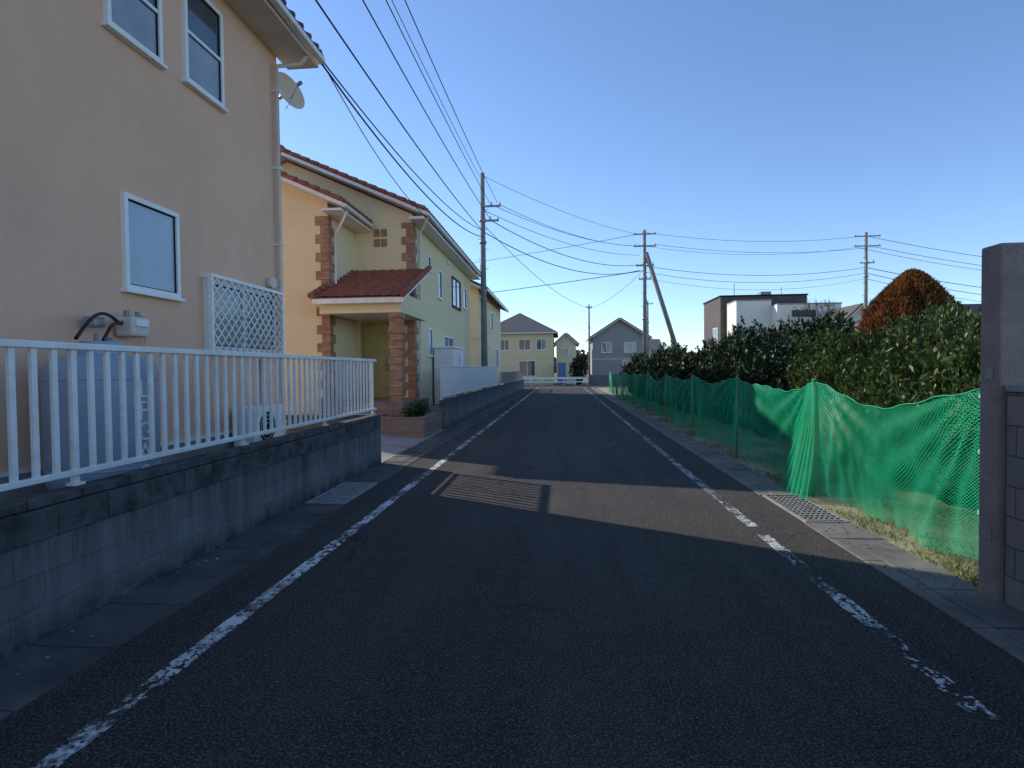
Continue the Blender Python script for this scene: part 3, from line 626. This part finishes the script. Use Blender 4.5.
def addnet(name,v,uv,nc):
    f=[]
    for i in range(nc-1):
        for j in range(nz): a=i*(nz+1)+j; f.append((a,a+nz+1,a+nz+2,a+1))
    o=mesh(name,v,f,'net',G,True); ul=o.data.uv_layers.new(name='UVMap')
    idx=np.empty(len(o.data.loops),dtype=np.int32); o.data.loops.foreach_get('vertex_index',idx); ul.data.foreach_set('uv',np.array(uv)[idx].reshape(-1))
v=[];uv=[]
for i,y in enumerate(ys):
    zt=topz(y); k=max(range(len(posts)),key=lambda q:-abs(posts[q]-y)); dy=y-posts[k]
    zb=.08+.04*math.sin(y*1.9)+.03*math.sin(y*4.7)-.06*math.exp(-((y-7.2)/.5)**2)
    for j in range(nz+1):
        t=j/nz; fl=(1-t); z=t*zt
        x=PX+.05*math.sin(y*2.3+t*2)*fl+.035*math.sin(y*7.1+3*t)*fl+.06*fl**2
        an=math.atan2(dy,1.5-z); x+=.03*math.sin(an*26+k)*min(1,abs(dy)*2+fl)*math.exp(-abs(dy)*.6)
        x+=.014*math.sin(y*27+4*math.sin(y*3)+t*3)*(.3+fl)
        x+=-.26*math.exp(-((y-7.3)/.35)**2)*fl**1.5
        yy=y+.05*math.sin(t*5+y*4)*fl
        v.append((x,yy,zb+t*(zt-zb)+ (0.012*math.sin(y*23) if j==0 else 0))); uv.append((y+.012*math.sin(t*9+y*2),t*zt+.02*math.sin(y*3)))
addnet('net',v,uv,len(ys))
v=[];uv=[]
ys2=np.arange(6.75,7.75,.02)
for i,y in enumerate(ys2):
    for j in range(nz+1):
        t=j/nz; c=7.25+(y-7.2)*(.22+.6*(1-t)); v.append((PX-.03-.22*(1-t)**1.4+.03*math.sin(y*40+t*3)*(1.1-t),c,.02+1.38*t)); uv.append((y*1.15+.01,t*1.3))
addnet('net_gather',v,uv,len(ys2))
tube('top_rope',[(PX,y,topz(y)+.006) for y in ys[::4]],.006,'gpole',G,1)
near=[(4.85,5.5,.85,.9,1.8),(4.55,6.9,.75,.8,1.68),(5.9,6.9,1.0,1.0,2.12),(4.9,8.2,.9,.9,1.95),(6.3,8.8,1.1,1,2.3),(5.0,9.6,.9,.9,2.1),(6.7,10.6,1.1,1.1,2.4),(5.2,11.0,.9,.9,2.0),(7.6,7.8,1.2,1.2,2.3),(4.4,5.8,.6,.7,1.3),(4.35,8.0,.6,.8,1.35),(4.4,9.8,.6,.8,1.4)]
shrubs('evergreen_hedge',near,520,.10,.042,'leaf',1.0,sprigs=150)
far=[]
y=13.6
while y<36: 
    far.append((4.5+random.uniform(-.2,.3),y,random.uniform(.65,.9),random.uniform(.65,.95),2.1+random.uniform(-.45,.4))); far.append((6.3+random.uniform(-.3,.3),y+.7,random.uniform(.8,1.1),random.uniform(.8,1.0),2.35+random.uniform(-.45,.5))); y+=1.55
shrubs('evergreen_hedge',far,190,.14,.06,'leafd',.9,sprigs=60)
T=group('rusty_conifer_tree'); n=40000; R0=1.62; Ht=3.3
t=rng.random(n)**.8; ang=rng.random(n)*6.283; prof=R0*np.clip(1-t**1.45,0,1)**.70
rr=prof*(1-.25*rng.random(n)**2)*(1+.07*np.sin(ang*5+t*9)+.06*np.sin(ang*11+t*17)+.05*np.sin(ang*3+t*23)); cx,cy=7.22,12.3
P=np.stack([cx+rr*np.cos(ang),cy+rr*np.sin(ang),.2+t*Ht],1); A=np.stack([np.cos(ang)*.5,np.sin(ang)*.5,np.ones(n)],1)+rng.normal(size=(n,3))*.35
gr=(t+rng.normal(size=n)*.08)<.40
leaves('foliage',P[~gr],A[~gr],.10*(.6+.8*rng.random((~gr).sum())),.035,'thuja',T); leaves('foliage_base',P[gr],A[gr],.10*(.6+.8*rng.random(gr.sum())),.035,'thujag',T)
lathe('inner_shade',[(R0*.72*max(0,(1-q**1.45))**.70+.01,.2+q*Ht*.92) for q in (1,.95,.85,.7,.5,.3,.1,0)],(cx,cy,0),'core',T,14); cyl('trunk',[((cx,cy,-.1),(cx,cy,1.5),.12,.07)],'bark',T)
n=36000; P=np.stack([2.97+rng.random(n)**1.3*1.6,4.3+rng.random(n)**1.3*28,np.full(n,-.012)],1)
keep=(np.sin(P[:,0]*5+np.sin(P[:,1]*2.1)*2)+np.sin(P[:,1]*3.3)+rng.normal(size=n)*.7)>0; P=P[keep]; n=len(P)
A=rng.normal(size=(n,3))*.45; A[:,2]=.8
leaves('verge_grass',P,A,.03+.09*rng.random(n)**2,.008,'grass')
n=700; P=np.stack([np.where(rng.random(n)<.6,2.5+rng.random(n)*.45,-3.12+rng.random(n)**2*.3),rng.random(n)*16,np.full(n,.021)],1)
A=rng.normal(size=(n,3)); A[:,2]*=.1; leaves('fallen_leaves',P,A,.03,.018,'grass')
T=group('bare_tree'); S=[]
def br(p,d,l,r,k):
    q=p+d*l; S.append((p,q,r,r*.7))
    if k==0: return
    for _ in range(3):
        nd=(d+Vector((random.gauss(0,.45),random.gauss(0,.45),random.gauss(.1,.25)))).normalized(); br(q,nd,l*random.uniform(.6,.85),r*.62,k-1)
br(Vector((14.6,31,0)),Vector((0,0,1)),1.5,.10,5); cyl('branches',S,'bark',T,5)
shrubs('round_tree',[(1.7,58,.8,.8,2.7)],70,.25,.15,'leafd')
Ps=[]
for i in range(60):
    x=-80+i*4+random.uniform(-2,2); yv=105+random.uniform(-10,20); h=random.uniform(2.5,5)
    P,d=blob_pts(x,yv,3.2,3,h,300); Ps.append(P)
P=np.concatenate(Ps); n=len(P); leaves('distant_tree_line',P,rng.normal(size=(n,3)),.9,.7,'far')
shrubs('field_shrubs',[(11+random.uniform(-1,1)*6+i*1.7,26+random.uniform(-3,14),1.1,1.1,random.uniform(.8,1.6)) for i in range(14)],45,.2,.1,'leaf')

# ---------------------------------------------------------------- camera & light
cam=bpy.data.cameras.new('camera'); co=bpy.data.objects.new('camera',cam); link(co)
cam.sensor_width=36; cam.lens=560/1024*36; cam.clip_end=3000
R=Matrix.Rotation(math.radians(5.1),4,'Z')@Matrix.Rotation(math.radians(90-1.43),4,'X')@Matrix.Rotation(math.radians(-.6),4,'Z')
co.matrix_world=Matrix.Translation((0,0,1.6))@R
sc.camera=co
sd=Vector((-1,.57,.597)).normalized()
sun=bpy.data.lights.new('sun','SUN'); sun.energy=5; sun.angle=math.radians(.5); sun.color=(1,.93,.82)
so=bpy.data.objects.new('sun',sun); link(so); so.rotation_euler=sd.to_track_quat('Z','Y').to_euler()
w=bpy.data.worlds.new('World'); sc.world=w; w.use_nodes=True; t=w.node_tree
sk=t.nodes.new('ShaderNodeTexSky'); sk.sky_type='NISHITA'; sk.sun_disc=False; sk.sun_elevation=math.asin(sd.z); sk.sun_rotation=math.atan2(sd.x,sd.y)%(2*math.pi)
sk.air_density=.9; sk.dust_density=.1; sk.ozone_density=2.8
mx=t.nodes.new('ShaderNodeMix'); mx.data_type='RGBA'; mx.blend_type='MULTIPLY'; mx.inputs[0].default_value=1; mx.clamp_result=False
mx.inputs[7].default_value=(1.28,1.38,1.52,1)
t.links.new(sk.outputs[0],mx.inputs[6]); t.links.new(mx.outputs[2],t.nodes['Background'].inputs[0]); t.nodes['Background'].inputs[1].default_value=.145
sc.view_settings.view_transform='Standard'; sc.view_settings.look='None'; sc.view_settings.exposure=0
